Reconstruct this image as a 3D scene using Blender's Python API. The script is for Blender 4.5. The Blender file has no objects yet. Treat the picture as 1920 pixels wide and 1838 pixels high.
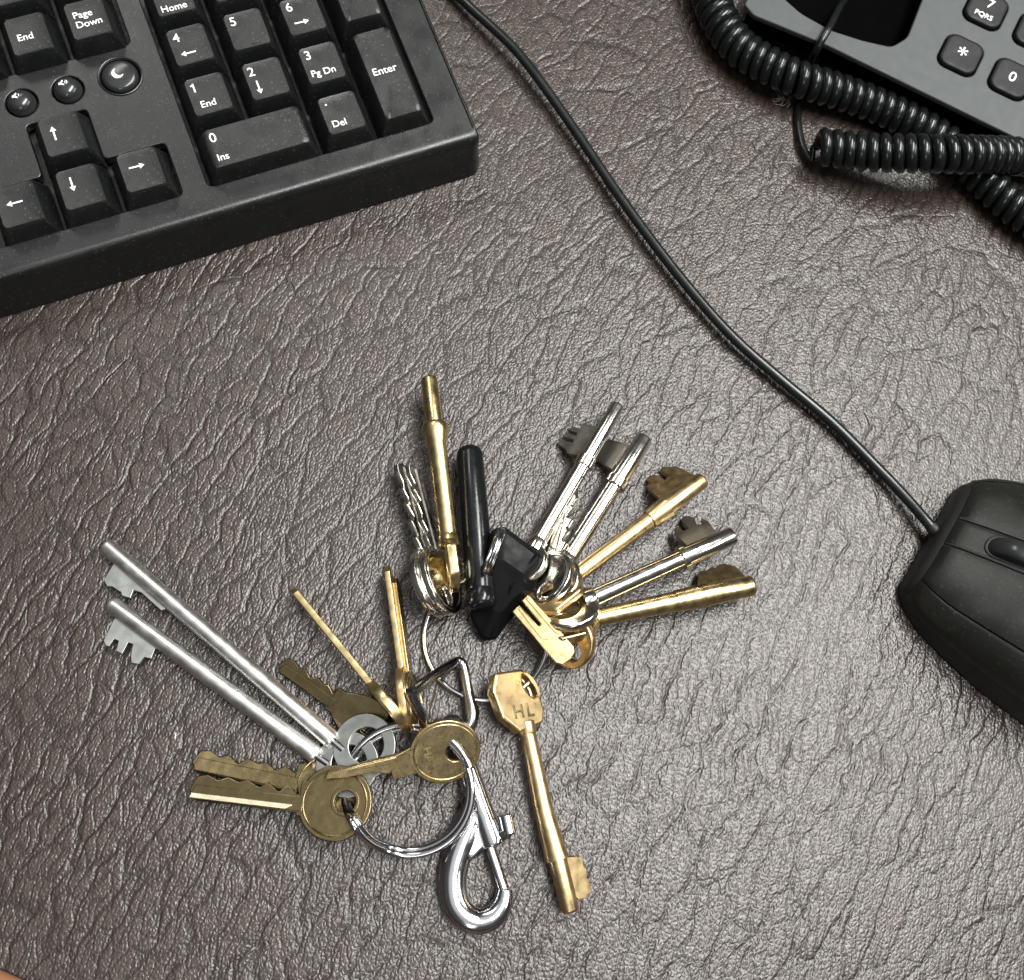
import bpy, bmesh, math, random
import numpy as np
from mathutils import Matrix, Vector
random.seed(4)
V = lambda *a: np.array(a, float)
S = 0.001                                   # everything below is written in millimetres
# ------------------------------------------------------------------ camera
F, H, TH, ROLL = 2000.0, 323.46, 0.310803, -0.268898      # focal length in photo pixels, height (mm), tilt, roll
W0, H0 = 1920.0, 1838.0
_up = V(0, math.cos(TH), math.sin(TH)); _fw = V(0, math.sin(TH), -math.cos(TH)); _x = V(1, 0, 0)
CR = math.cos(ROLL)*_x - math.sin(ROLL)*_up
CU = math.sin(ROLL)*_x + math.cos(ROLL)*_up
CO = V(0, 0, H)
def ray(px, py): return (px-W0/2)/F*CR + (H0/2-py)/F*CU + _fw
def at(px, py, z=0.0):
    d = ray(px, py); return CO + d*((z-H)/d[2])
sc = bpy.context.scene
cd = bpy.data.cameras.new('camera'); cam = bpy.data.objects.new('camera', cd)
sc.collection.objects.link(cam)
m = Matrix.Identity(4)
for i in range(3):
    m[i][0] = CR[i]; m[i][1] = CU[i]; m[i][2] = -_fw[i]; m[i][3] = CO[i]*S
cam.matrix_world = m
cd.sensor_fit = 'HORIZONTAL'; cd.sensor_width = 36; cd.lens = F/W0*36
cd.clip_start = 0.01; cd.clip_end = 20
cd.dof.use_dof = True; cd.dof.focus_distance = 0.325; cd.dof.aperture_fstop = 20
sc.camera = cam
# ------------------------------------------------------------------ room light
w = bpy.data.worlds.new('World'); sc.world = w; w.use_nodes = True
bg = w.node_tree.nodes['Background']; bg.inputs[1].default_value = 1.0
_t = w.node_tree.nodes.new('ShaderNodeTexCoord'); _s = w.node_tree.nodes.new('ShaderNodeSeparateXYZ'); _r = w.node_tree.nodes.new('ShaderNodeValToRGB')
w.node_tree.links.new(_t.outputs['Generated'], _s.inputs[0]); w.node_tree.links.new(_s.outputs['Z'], _r.inputs[0]); w.node_tree.links.new(_r.outputs[0], bg.inputs[0])
_r.color_ramp.elements[0].position = 0.0; _r.color_ramp.elements[0].color = (.035, .034, .032, 1)     # dark furniture at desk height
_e = _r.color_ramp.elements.new(0.22); _e.color = (.19, .20, .195, 1)                                # pale walls all round
_r.color_ramp.elements[1].position = 0.75; _r.color_ramp.elements[1].color = (.10, .105, .105, 1)     # ceiling between the lights
def mirror_at(px, py, zc):                   # where on the ceiling (mm) a pixel of the desk is mirrored
    p = at(px, py, 0); d = ray(px, py); d = V(d[0], d[1], -d[2]); return p + d*(zc/d[2])
def panel(name, pos, sx, sy, rot, power, col=(1, 0.99, 0.95)):
    l = bpy.data.lights.new(name, 'AREA'); l.shape = 'RECTANGLE'; l.size = sx; l.size_y = sy; l.energy = power; l.color = col
    o = bpy.data.objects.new(name, l); sc.collection.objects.link(o)
    o.location = Vector(pos)*S; o.rotation_euler = (0, 0, rot); return o
panel('ceiling_light', (520, 620, 1900), 0.42, 1.7, -0.10, 76)         # the row of tubes mirrored in the leather
panel('ceiling_light', (-1150, 1750, 1900), 0.42, 1.5, -0.10, 18)
panel('ceiling_light', (2100, 900, 1900), 0.42, 1.7, -0.10, 48)
panel('ceiling_light', (300, -2200, 1900), 0.42, 1.6, -0.10, 16)
vs = sc.view_settings; vs.view_transform = 'Standard'; vs.look = 'None'; vs.exposure = 0.0; vs.gamma = 1; vs.use_curve_mapping = False
sc.render.engine = 'CYCLES'
sc.cycles.max_bounces = 6; sc.cycles.diffuse_bounces = 2; sc.cycles.glossy_bounces = 4; sc.cycles.caustics_reflective = False; sc.cycles.caustics_refractive = False
# ------------------------------------------------------------------ materials
def newmat(name):
    mt = bpy.data.materials.new(name); mt.use_nodes = True
    nt = mt.node_tree; return mt, nt, nt.nodes['Principled BSDF']
def N(nt, t, **k):
    n = nt.nodes.new(t)
    for a, b in k.items(): setattr(n, a, b)
    return n
def simple(name, col, rough, metal=0.0, nscale=300, nrough=0.08, ncol=0.12, bump=0.0, bscale=2500, coat=0, spec=0.5, aniso=None, dust=0):
    mt, nt, b = newmat(name); L = nt.links.new
    tc = N(nt, 'ShaderNodeTexCoord')
    n1 = N(nt, 'ShaderNodeTexNoise'); n1.inputs['Scale'].default_value = nscale; n1.inputs['Detail'].default_value = 2
    L(tc.outputs['Object'], n1.inputs['Vector'])
    mr = N(nt, 'ShaderNodeMapRange'); mr.inputs['To Min'].default_value = rough-nrough; mr.inputs['To Max'].default_value = rough+nrough
    mr.inputs['From Min'].default_value = .3; mr.inputs['From Max'].default_value = .7
    L(n1.outputs['Fac'], mr.inputs['Value']); L(mr.outputs['Result'], b.inputs['Roughness'])
    mx = N(nt, 'ShaderNodeMix', data_type='RGBA'); mx.inputs['A'].default_value = (*[c*(1-ncol) for c in col], 1); mx.inputs['B'].default_value = (*[min(1, c*(1+ncol)) for c in col], 1)
    n2 = N(nt, 'ShaderNodeTexNoise'); n2.inputs['Scale'].default_value = nscale*.37; n2.inputs['Detail'].default_value = 3
    L(tc.outputs['Object'], n2.inputs['Vector']); L(n2.outputs['Fac'], mx.inputs['Factor']); L(mx.outputs['Result'], b.inputs['Base Color'])
    b.inputs['Metallic'].default_value = metal; b.inputs['Specular IOR Level'].default_value = spec
    if bump:
        n3 = N(nt, 'ShaderNodeTexNoise'); n3.inputs['Scale'].default_value = bscale; n3.inputs['Detail'].default_value = 1
        if aniso:
            mp = N(nt, 'ShaderNodeMapping'); mp.inputs['Scale'].default_value = aniso; L(tc.outputs['Object'], mp.inputs['Vector']); L(mp.outputs['Vector'], n3.inputs['Vector'])
        else: L(tc.outputs['Object'], n3.inputs['Vector'])
        bp = N(nt, 'ShaderNodeBump'); bp.inputs['Strength'].default_value = bump; bp.inputs['Distance'].default_value = 0.0002
        L(n3.outputs['Fac'], bp.inputs['Height']); L(bp.outputs['Normal'], b.inputs['Normal'])
    if dust:                                  # small pale specks of dust
        vd = N(nt, 'ShaderNodeTexVoronoi'); vd.inputs['Scale'].default_value = 620; L(tc.outputs['Object'], vd.inputs['Vector'])
        nd = N(nt, 'ShaderNodeTexNoise'); nd.inputs['Scale'].default_value = 900; nd.inputs['Detail'].default_value = 1; L(tc.outputs['Object'], nd.inputs['Vector'])
        sb = N(nt, 'ShaderNodeMath', operation='MULTIPLY_ADD'); L(nd.outputs['Fac'], sb.inputs[0]); sb.inputs[1].default_value = -.5; sb.inputs[2].default_value = .42
        lt = N(nt, 'ShaderNodeMath', operation='LESS_THAN'); L(vd.outputs['Distance'], lt.inputs[0]); L(sb.outputs[0], lt.inputs[1])
        ml = N(nt, 'ShaderNodeMath', operation='MULTIPLY'); L(lt.outputs[0], ml.inputs[0]); ml.inputs[1].default_value = dust
        m2 = N(nt, 'ShaderNodeMix', data_type='RGBA'); L(ml.outputs[0], m2.inputs['Factor']); L(mx.outputs['Result'], m2.inputs['A']); m2.inputs['B'].default_value = (.22, .21, .19, 1); L(m2.outputs['Result'], b.inputs['Base Color'])
    if coat: b.inputs['Coat Weight'].default_value = coat
    return mt
M = {}
M['brass'] = simple('brass', (0.68, 0.505, 0.265), 0.34, 1, 350, .08, .14)
M['gold_brass'] = simple('yellow_brass', (0.73, 0.58, 0.30), 0.28, 1, 350, .08, .14)
M['bronze'] = simple('tarnished_brass', (0.16, 0.125, 0.065), 0.27, 1, 1400, .035, .08, 1.0, 210)
M['brass_dull'] = simple('dull_brass', (0.43, 0.33, 0.175), 0.29, 1, 1400, .035, .08, .8, 210)
M['nickel'] = simple('nickel', (0.76, 0.73, 0.67), 0.17, 1, 350, .06, .1)
M['steel'] = simple('satin_steel', (0.86, 0.85, 0.83), 0.37, 1, 300, .07, .12)
M['steel_dark'] = simple('dull_steel', (0.40, 0.385, 0.34), 0.42, 1, 260, .08, .25)
M['steel_plate'] = simple('plate_steel', (0.35, 0.36, 0.345), 0.40, 1, 260, .08, .2)
M['chrome'] = simple('chrome', (0.58, 0.58, 0.60), 0.14, 1, 300, .05, .1, 0)
M['chrome_dark'] = simple('dark_chrome', (0.36, 0.35, 0.35), 0.17, 1, 300, .06, .15, 0)
M['fob'] = simple('black_gloss_plastic', (0.006, 0.007, 0.008), 0.22, 0, 300, .05, .2, .1, 900, spec=.4)
M['tag'] = simple('black_plastic', (0.004, 0.004, 0.0045), 0.4, 0, 300, .1, .3, .08, 900, spec=.09)
M['kb'] = simple('keyboard_plastic', (0.008, 0.009, 0.0088), 0.31, 0, 120, .06, .2, .25, 3500, spec=.5, dust=.10)
M['cap'] = simple('keycap_plastic', (0.008, 0.0092, 0.0088), 0.36, 0, 160, .1, .3, .3, 3500, spec=.5, dust=.16)
M['well'] = simple('well_plastic', (0.012, 0.012, 0.012), 0.5)
M['print'] = simple('white_print', (0.80, 0.82, 0.80), 0.5, 0, 800, .05, .06)
M['btn'] = simple('glossy_button', (0.022, 0.024, 0.024), 0.2, 0, 200, .04, .1)
M['phone'] = simple('silver_plastic', (0.062, 0.069, 0.070), 0.5, 0.0, 300, .05, .06, .25, 4200, spec=.3)
M['phone_blk'] = simple('phone_black', (0.002, 0.002, 0.002), 0.5, spec=.0)
M['phone_key'] = simple('phone_key_rubber', (0.008, 0.0095, 0.0102), 0.5, 0, 300, .05, .1, spec=.25)
M['cord'] = simple('cord_plastic', (0.006, 0.0075, 0.0075), 0.22, 0, 200, .05, .2, .08, 1200, spec=.45)
M['cable'] = simple('cable_rubber', (0.008, 0.010, 0.0095), 0.28, 0, 200, .05, .2)
M['mouse'] = simple('mouse_plastic', (0.011, 0.0115, 0.010), 0.34, 0, 90, .08, .25, .25, 3800, dust=.08)
M['mouse_side'] = simple('mouse_side_plastic', (0.012, 0.012, 0.012), 0.45, 0, 90, .08, .2, .3, 3800)
M['lint'] = simple('lint', (0.6, 0.58, 0.5), 0.8)
M['engrave'] = simple('engraving', (0.16, 0.11, 0.04), 0.5, 1)
M['stamp'] = simple('stamp_lit_edge', (0.85, 0.72, 0.42), 0.22, 1)  # brighter copy of each letter, shifted to paint a lit edge
def leather():
    mt, nt, b = newmat('brown_leather'); L = nt.links.new
    tc = N(nt, 'ShaderNodeTexCoord'); P = tc.outputs['Object']
    def noise(scale, det, vec=P, rough=.55):
        n = N(nt, 'ShaderNodeTexNoise', noise_dimensions='2D'); n.inputs['Scale'].default_value = scale; n.inputs['Detail'].default_value = det; n.inputs['Roughness'].default_value = rough
        L(vec, n.inputs['Vector']); return n
    def math_(op, a, c=None, v=None):
        q = N(nt, 'ShaderNodeMath', operation=op); L(a, q.inputs[0]); q.inputs[2].default_value = .25
        if c is not None: L(c, q.inputs[1])
        if v is not None: q.inputs[1].default_value = v
        return q.outputs[0]
    def warp(scale, amt, det=3):
        n = noise(scale, det); s = N(nt, 'ShaderNodeVectorMath', operation='SUBTRACT'); s.inputs[1].default_value = (.5, .5, .5); L(n.outputs['Color'], s.inputs[0])
        k = N(nt, 'ShaderNodeVectorMath', operation='SCALE'); k.inputs['Scale'].default_value = amt; L(s.outputs[0], k.inputs[0])
        a = N(nt, 'ShaderNodeVectorMath', operation='ADD'); L(P, a.inputs[0]); L(k.outputs[0], a.inputs[1]); return a.outputs[0]
    def stretch(vec, ang, sx, sy):
        mp = N(nt, 'ShaderNodeMapping'); mp.vector_type = 'POINT'
        mp.inputs['Rotation'].default_value = (0, 0, -ang); L(vec, mp.inputs['Vector'])
        m2 = N(nt, 'ShaderNodeMapping'); m2.inputs['Scale'].default_value = (sx, sy, 1); L(mp.outputs[0], m2.inputs['Vector']); return m2.outputs[0]
    def cells(vec, scale, width):
        v = N(nt, 'ShaderNodeTexVoronoi', feature='DISTANCE_TO_EDGE', voronoi_dimensions='2D'); v.inputs['Scale'].default_value = scale; L(vec, v.inputs['Vector'])
        mr = N(nt, 'ShaderNodeMapRange', interpolation_type='SMOOTHSTEP'); mr.inputs['From Min'].default_value = 0; mr.inputs['From Max'].default_value = width; L(v.outputs['Distance'], mr.inputs['Value']); return mr.outputs[0]
    gdir = math.atan2(*(at(1080, 800)-at(1000, 1000))[[1, 0]])          # the grain runs up and to the right
    wv = warp(75, .006, 2); wv2 = warp(420, .0009, 1)
    long_ = cells(stretch(wv, gdir-.12, .30, 1), 125, .13)              # long parallel creases
    big = cells(stretch(wv, gdir+.10, .32, 1), 360, .20)                # shorter creases between them
    big2 = cells(stretch(wv, gdir-.85, .40, 1), 95, .06)                # sparse crossing creases
    mid = cells(stretch(wv2, gdir, .72, 1), 980, .50)                   # pebble grain
    fine = noise(2300, 1, wv2).outputs['Fac']
    area = noise(30, 2).outputs['Fac']                                   # worn, smoother areas
    am = N(nt, 'ShaderNodeMapRange'); am.inputs['From Min'].default_value = .35; am.inputs['From Max'].default_value = .65; am.inputs['To Min'].default_value = .55; am.inputs['To Max'].default_value = 1.0; L(area, am.inputs['Value'])
    h = math_('MULTIPLY', math_('ADD', math_('MULTIPLY', big, v=.40), math_('MULTIPLY', long_, v=.80)), am.outputs[0])
    h = math_('ADD', h, math_('MULTIPLY', big2, v=.20))
    h = math_('ADD', h, math_('MULTIPLY', mid, v=.29))
    h = math_('ADD', h, math_('MULTIPLY', fine, v=.12))
    bp = N(nt, 'ShaderNodeBump'); bp.inputs['Strength'].default_value = .8; bp.inputs['Distance'].default_value = .00029
    L(h, bp.inputs['Height']); L(bp.outputs['Normal'], b.inputs['Normal'])
    cr = N(nt, 'ShaderNodeMix', data_type='RGBA'); cr.inputs['A'].default_value = (.019, .0125, .0102, 1); cr.inputs['B'].default_value = (.047, .0325, .0270, 1)
    f = math_('MULTIPLY', math_('MULTIPLY', big, long_), math_('MULTIPLY_ADD', noise(420, 2).outputs['Fac'], v=.9)); L(f, cr.inputs['Factor']); L(cr.outputs['Result'], b.inputs['Base Color'])
    rr = N(nt, 'ShaderNodeMapRange'); rr.inputs['To Min'].default_value = .29; rr.inputs['To Max'].default_value = .38; L(noise(700, 1).outputs['Fac'], rr.inputs['Value']); L(rr.outputs[0], b.inputs['Roughness'])
    b.inputs['Specular IOR Level'].default_value = .60
    return mt
M['leather'] = leather()
def wood():
    mt, nt, b = newmat('desk_wood'); L = nt.links.new
    tc = N(nt, 'ShaderNodeTexCoord'); mp = N(nt, 'ShaderNodeMapping'); mp.inputs['Scale'].default_value = (8, 90, 8); L(tc.outputs['Object'], mp.inputs['Vector'])
    n = N(nt, 'ShaderNodeTexNoise'); n.inputs['Scale'].default_value = 3; n.inputs['Detail'].default_value = 8; L(mp.outputs[0], n.inputs['Vector'])
    cr = N(nt, 'ShaderNodeMix', data_type='RGBA'); cr.inputs['A'].default_value = (.16, .06, .025, 1); cr.inputs['B'].default_value = (.26, .11, .05, 1)
    L(n.outputs['Fac'], cr.inputs['Factor']); L(cr.outputs['Result'], b.inputs['Base Color']); b.inputs['Roughness'].default_value = .4; return mt
M['wood'] = wood()
# ------------------------------------------------------------------ geometry helpers (all return (verts, faces) in mm)
def xf(g, mat): return ([tuple(mat @ Vector(v)) for v in g[0]], g[1])
def mv(g, d): return ([tuple(np.array(v)+np.array(d)) for v in g[0]], g[1])
def merge(*gs):
    vs, fs = [], []
    for g in gs:
        o = len(vs); vs += list(g[0]); fs += [tuple(i+o for i in f) for f in g[1]]
    return vs, fs
def mesh_of(geo, smooth=35):
    me = bpy.data.meshes.new('m'); me.from_pydata([tuple(c*S for c in v) for v in geo[0]], [], geo[1]); me.validate()
    bm = bmesh.new(); bm.from_mesh(me); bmesh.ops.recalc_face_normals(bm, faces=bm.faces); bm.to_mesh(me); bm.free()
    if smooth:
        me.shade_smooth(); me.set_sharp_from_angle(angle=math.radians(smooth))
        bm = bmesh.new(); bm.from_mesh(me)
        for f in bm.faces:                                        # filled plate faces stay flat, their rounded rims smooth
            if len(f.verts) == 3 and any(g is not f and g.normal.dot(f.normal) > .99999 for e in f.edges for g in e.link_faces): f.smooth = False
        bm.to_mesh(me); bm.free()
    return me
def mk(name, geo, mat, parent=None, smooth=35):
    me = geo if isinstance(geo, bpy.types.Mesh) else mesh_of(geo, smooth)
    me.name = name
    if not me.materials: me.materials.append(M[mat])
    o = bpy.data.objects.new(name, me); sc.collection.objects.link(o)
    if parent: o.parent = parent
    return o
def tag(o, label, cat, group=None):
    o['label'] = label; o['category'] = cat
    if group: o['group'] = group
    return o
def thing(name, label, cat, mat4=None, group=None):
    o = bpy.data.objects.new(name, None); sc.collection.objects.link(o); o.empty_display_size = .01
    if mat4 is not None:
        mm = mat4.copy(); mm.translation *= S; o.matrix_world = mm
    return tag(o, label, cat, group)
def catmull(pts, n=8, closed=False):
    P = [np.array(p, float) for p in pts]; out = []; k = len(P)
    rng = range(k if closed else k-1)
    for i in rng:
        g = (lambda j: P[j % k]) if closed else (lambda j: P[min(max(j, 0), k-1)])
        p0, p1, p2, p3 = g(i-1), g(i), g(i+1), g(i+2)
        for t in np.linspace(0, 1, n, endpoint=False):
            out.append(.5*((2*p1)+(-p0+p2)*t+(2*p0-5*p1+4*p2-p3)*t*t+(-p0+3*p1-3*p2+p3)*t**3))
    if not closed: out.append(P[-1])
    return out
def tube(pts, r, n=14, closed=False, cap=True, flat=1.0, upv=(0, 0, 1)):
    P = [np.array(p, float)[:3] for p in pts]; k = len(P)
    R = r if hasattr(r, '__len__') else [r]*k
    vs, fs = [], []; u = None
    for i in range(k):
        a = P[(i-1) % k] if (closed or i > 0) else P[i]; b = P[(i+1) % k] if (closed or i < k-1) else P[i]
        t = b-a; t = t/(np.linalg.norm(t)+1e-12)
        if u is None:
            u = np.cross(t, np.array(upv, float))
            if np.linalg.norm(u) < 1e-3: u = np.cross(t, V(1, 0, 0))
        u = u-(u@t)*t; u /= np.linalg.norm(u); v = np.cross(t, u)
        for j in range(n):
            an = 2*math.pi*j/n; vs.append(tuple(P[i]+R[i]*(math.cos(an)*u+flat*math.sin(an)*v)))
    for i in range(k if closed else k-1):
        for j in range(n):
            a, b = i*n+j, i*n+(j+1) % n; c, d = ((i+1) % k)*n+(j+1) % n, ((i+1) % k)*n+j
            fs.append((a, b, c, d))
    if cap and not closed: fs.append(tuple(range(n))[::-1]); fs.append(tuple((k-1)*n+j for j in range(n)))
    return vs, fs
def lathe(prof, n=28):                     # profile (x, r) turned about local x
    return tube([(x, 0, 0) for x, r in prof], [max(r, .01) for x, r in prof], n)
def lathe_curved(prof, bend, n=28):        # the same, with the axis bent by bend(x) -> (y, z)
    return tube([(x, *bend(x)) for x, r in prof], [max(r, .01) for x, r in prof], n)
def area2(p): return sum(p[i][0]*p[(i+1) % len(p)][1]-p[(i+1) % len(p)][0]*p[i][1] for i in range(len(p)))
def plate(outer, holes=(), t=2.0, bev=.25, res=2):          # flat plate with holes and rounded edges, centred on z = 0
    cu = bpy.data.curves.new('c', 'CURVE'); cu.dimensions = '2D'; cu.fill_mode = 'BOTH'
    for k, pl in enumerate([outer]+list(holes)):
        pl = [tuple(p[:2]) for p in pl]
        if (area2(pl) > 0) != (k == 0): pl = pl[::-1]
        sp = cu.splines.new('POLY'); sp.points.add(len(pl)-1); sp.use_cyclic_u = True
        for q, p in zip(sp.points, pl): q.co = (p[0], p[1], 0, 1)
    cu.extrude = max(t/2-bev, .01); cu.bevel_depth = bev; cu.bevel_resolution = res; cu.offset = -bev
    o = bpy.data.objects.new('c', cu); me = bpy.data.meshes.new_from_object(o)
    g = ([tuple(v.co) for v in me.vertices], [tuple(p.vertices) for p in me.polygons])
    bpy.data.objects.remove(o); bpy.data.curves.remove(cu); bpy.data.meshes.remove(me)
    bm = bmesh.new(); vv = [bm.verts.new(v) for v in g[0]]
    for f in g[1]:
        try: bm.faces.new([vv[i] for i in f])
        except ValueError: pass
    bmesh.ops.remove_doubles(bm, verts=bm.verts, dist=1e-4); bm.verts.index_update()
    g = ([tuple(v.co) for v in bm.verts], [tuple(v.index for v in f.verts) for f in bm.faces]); bm.free()
    return g
def text(s, size, align='LEFT', t=.04, italic=0, bold=0):
    cu = bpy.data.curves.new('t', 'FONT'); cu.body = s; cu.size = size; cu.align_x = align; cu.align_y = 'CENTER'; cu.extrude = t; cu.offset = bold; cu.space_line = .82; cu.resolution_u = 5; cu.shear = italic
    o = bpy.data.objects.new('t', cu); me = bpy.data.meshes.new_from_object(o)
    g = ([tuple(v.co) for v in me.vertices], [tuple(p.vertices) for p in me.polygons])
    bpy.data.objects.remove(o); bpy.data.curves.remove(cu); bpy.data.meshes.remove(me); return g
def circle(cx, cy, r, n=36, ry=None, a0=0):
    return [(cx+r*math.cos(a0+2*math.pi*i/n), cy+(ry or r)*math.sin(a0+2*math.pi*i/n)) for i in range(n)]
def rrect(cx, cy, wx, wy, r, n=5):
    out = []
    for sx, sy, a in ((1, 1, 0), (-1, 1, 90), (-1, -1, 180), (1, -1, 270)):
        for i in range(n+1):
            t = math.radians(a+90*i/n); out.append((cx+sx*(wx/2-r)+r*math.cos(t), cy+sy*(wy/2-r)+r*math.sin(t)))
    return out
def roundpoly(pts, r, n=4):
    out = []; k = len(pts); P = [np.array(p[:2], float) for p in pts]
    for i in range(k):
        a, b, c = P[i-1], P[i], P[(i+1) % k]
        ra = min(r, .45*np.linalg.norm(a-b), .45*np.linalg.norm(c-b))
        p0 = b+(a-b)/np.linalg.norm(a-b)*ra; p1 = b+(c-b)/np.linalg.norm(c-b)*ra
        for t in np.linspace(0, 1, n+1): out.append(tuple((1-t)**2*p0+2*t*(1-t)*b+t*t*p1))
    return out
def loft(rings, cap0=True, cap1=True):
    n = len(rings[0]); vs = [tuple(p) for r in rings for p in r]; fs = []
    for i in range(len(rings)-1):
        for j in range(n): fs.append((i*n+j, i*n+(j+1) % n, (i+1)*n+(j+1) % n, (i+1)*n+j))
    if cap0: fs.append(tuple(range(n))[::-1])
    if cap1: fs.append(tuple((len(rings)-1)*n+j for j in range(n)))
    return vs, fs
class Frame:                                # local x from P0 to P1, z up, then rolled about x
    def __init__(s, P0, P1, roll=0.0):
        s.o = np.array(P0, float); d = np.array(P1, float)-s.o; s.len = np.linalg.norm(d); s.x = d/s.len
        z = V(0, 0, 1)-s.x[2]*s.x; z /= np.linalg.norm(z); y = np.cross(z, s.x); c, q = math.cos(math.radians(roll)), math.sin(math.radians(roll))
        s.y = y*c+z*q; s.z = -y*q+z*c
    def edge(s, extra):                     # roll so that the flat face contains the line of sight, plus a few degrees
        d = s.o+s.x*s.len*.3-CO; d = d-(d@s.x)*s.x; d /= np.linalg.norm(d); zz = np.cross(s.x, d); a = math.radians(extra)
        yy = np.cross(zz, s.x); s.y, s.z = yy*math.cos(a)+zz*math.sin(a), zz*math.cos(a)-yy*math.sin(a); return s
    def mat(s):
        m = Matrix.Identity(4)
        for i in range(3): m[i][0] = s.x[i]; m[i][1] = s.y[i]; m[i][2] = s.z[i]; m[i][3] = s.o[i]
        return m
    def loc(s, px, py, h=0.0):              # pixel -> local (x, y) on the plane z = h
        d = ray(px, py); t = ((s.o+h*s.z-CO)@s.z)/(d@s.z); q = CO+t*d-s.o; return (q@s.x, q@s.y)
    def ax(s, px, py):                      # pixel -> nearest point along the local x axis
        d = ray(px, py); d = d/np.linalg.norm(d); w0 = s.o-CO; b = s.x@d; return (b*(d@w0)-s.x@w0)/(1-b*b)
def settle(o, clearance=0.15):              # rest a finished thing on the desk if its lowest point is below it
    bpy.context.view_layer.update(); lo = 1e9
    for c in [o]+list(o.children_recursive):
        if c.type == 'MESH':
            lo = min(lo, min((c.matrix_world @ v.co).z for v in c.data.vertices))
    lo /= S
    if lo < clearance: o.location.z += (clearance-lo)*S
    print('SETTLE %-18s low %.2f  %s' % (o.name, lo, o.get('label', '')[:40]))
# ------------------------------------------------------------------ desk and leather pad
def sheet(name, poly, z, mat, thick):
    g = plate(poly, t=thick, bev=.8, res=3); o = mk(name, mv(g, (0, 0, z-thick/2)), mat); o['kind'] = 'structure'; return o
e0, e1 = at(0, 1820), at(40, 1838); ed = (e1-e0)/np.linalg.norm(e1-e0); en = V(-ed[1], ed[0], 0)
if (at(960, 900)-e0)@en < 0: en = -en
sheet('desk_pad', [tuple((e0+ed*a+en*b)[:2]) for a, b in ((-420, 0), (520, 0), (520, 700), (-420, 700))], 0, 'leather', 2.4)
sheet('desk', [tuple((e0+ed*a+en*b)[:2]) for a, b in ((-560, -160), (700, -160), (700, 800), (-560, 800))], -2.5, 'wood', 25)
# ------------------------------------------------------------------ keyboard
KROT, KT, U = 0.640031, 0.07, 19.05
kz = 26+2*U*math.sin(KT)
KM = Matrix.Translation((-138.933, 211.753, kz)) @ Matrix.Rotation(KROT, 4, 'Z') @ Matrix.Rotation(KT, 4, 'X')
kb = thing('keyboard', 'black keyboard with white printed numpad and arrow keys, on the leather pad', 'keyboard', KM)
ZD = -7.0
wells = [roundpoly([(-10, -46.3), (67.3, -46.3), (67.3, 90), (-10, 90)], 2.2),
         roundpoly([(-17.6, 11.0), (-17.6, 90), (-78.2, 90), (-78.2, 11.0)], 2.0),
         roundpoly([(-57.4, -7.8), (-37.9, -7.8), (-37.9, -26.8), (-18.2, -26.8), (-18.2, -46.3), (-77.0, -46.3), (-77.0, -26.8), (-57.4, -26.8)], 1.8)]
btns = [(-56.3, .3, 4.5), (-41.4, .5, 4.5), (-24.4, .4, 5.8)]
holes = wells+[circle(x, y, r+.55, 32) for x, y, r in btns]
outer = roundpoly([(78.9, -53.9), (78.9, 99), (-139, 99), (-139, -53.9)], 1.0)
deck = mv(plate(outer, holes, 3.2, .45, 3), (0, 0, ZD-1.6))
# front and side skirt of the case: swept profile below the deck (top edge, rounded nose, sloping face, tucked foot)
prof = [(-1.6, -.6), (-1.4, .03), (-.6, .03), (.3, -.12), (1.1, -.5), (1.75, -1.1), (2.2, -1.9), (2.5, -2.9), (2.75, -4.5), (3.6, -9), (4.9, -13), (6.2, -17.0), (5.4, -18.4)]
def skirt(off, z, rc):
    a, b = 79.5+off*.3, -54.4-off*.9
    return [(x, y, ZD+z) for x, y in roundpoly([(a, b), (a, 100), (-140, 100), (-140, b)], rc, 6)]
case_sk = loft([skirt(o, z, 1.6+max(0, -z)*.26) for o, z in prof], cap0=False, cap1=True)
floor_pl = plate(roundpoly([(78, -53), (78, 98), (-138, 98), (-138, -53)], 1), t=1, bev=.1)
mk('case', merge(deck, case_sk), 'kb', kb, 40)
mk('key_bed', mv(floor_pl, (0, 0, ZD-6.5)), 'well', kb)
def keycap_geo(uw, uh):
    W, Hh = uw*U-1.1, uh*U-1.1; tw, th_ = W-5.7, Hh-4.25; rings = []
    for z, a, b, rc, dy in ((-11.2, W, Hh, .6, 0), (-8.2, W-.3, Hh-.3, .7, 0), (-1.2, tw+1.0, th_+.8, 1.3, .1), (-.45, tw+.35, th_+.25, 1.5, .1), (-.1, tw-.25, th_-.25, 1.5, .1)):
        rings.append([(x, y+dy, z) for x, y in rrect(0, 0, a, b, rc, 5)])
    top = rrect(0, 0, tw-.25, th_-.25, 1.5, 5)
    def dish(x): return -.1-.42*(1-min(1, (2*x/(tw))**2)) if uw < 1.5 and uh < 1.5 else -.1-.25*(1-min(1, (2*x/tw)**2))
    for k in (.86, .6, .3): rings.append([(x*k, y*k+.1, dish(x*k)) for x, y in top])
    return loft(rings), (tw, th_)
_capmesh = {}
def keycap(cx, cy, uw=1, uh=1, legends=(), nm='keycap'):
    if (uw, uh) not in _capmesh:
        g, ts = keycap_geo(uw, uh); me = mesh_of(g, 50); me.materials.append(M['cap']); _capmesh[(uw, uh)] = (me, ts)
    me, (tw, th_) = _capmesh[(uw, uh)]
    o = bpy.data.objects.new(nm, me); sc.collection.objects.link(o); o.parent = kb; o.location = (cx*S, cy*S, random.uniform(-.15, .1)*S)
    o.rotation_euler = (random.uniform(-.008, .008), random.uniform(-.008, .008), random.uniform(-.006, .006))
    for g in legends: mk('legend', mv(g, (0, 0, .03)), 'print', o, 0)
    return o
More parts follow.
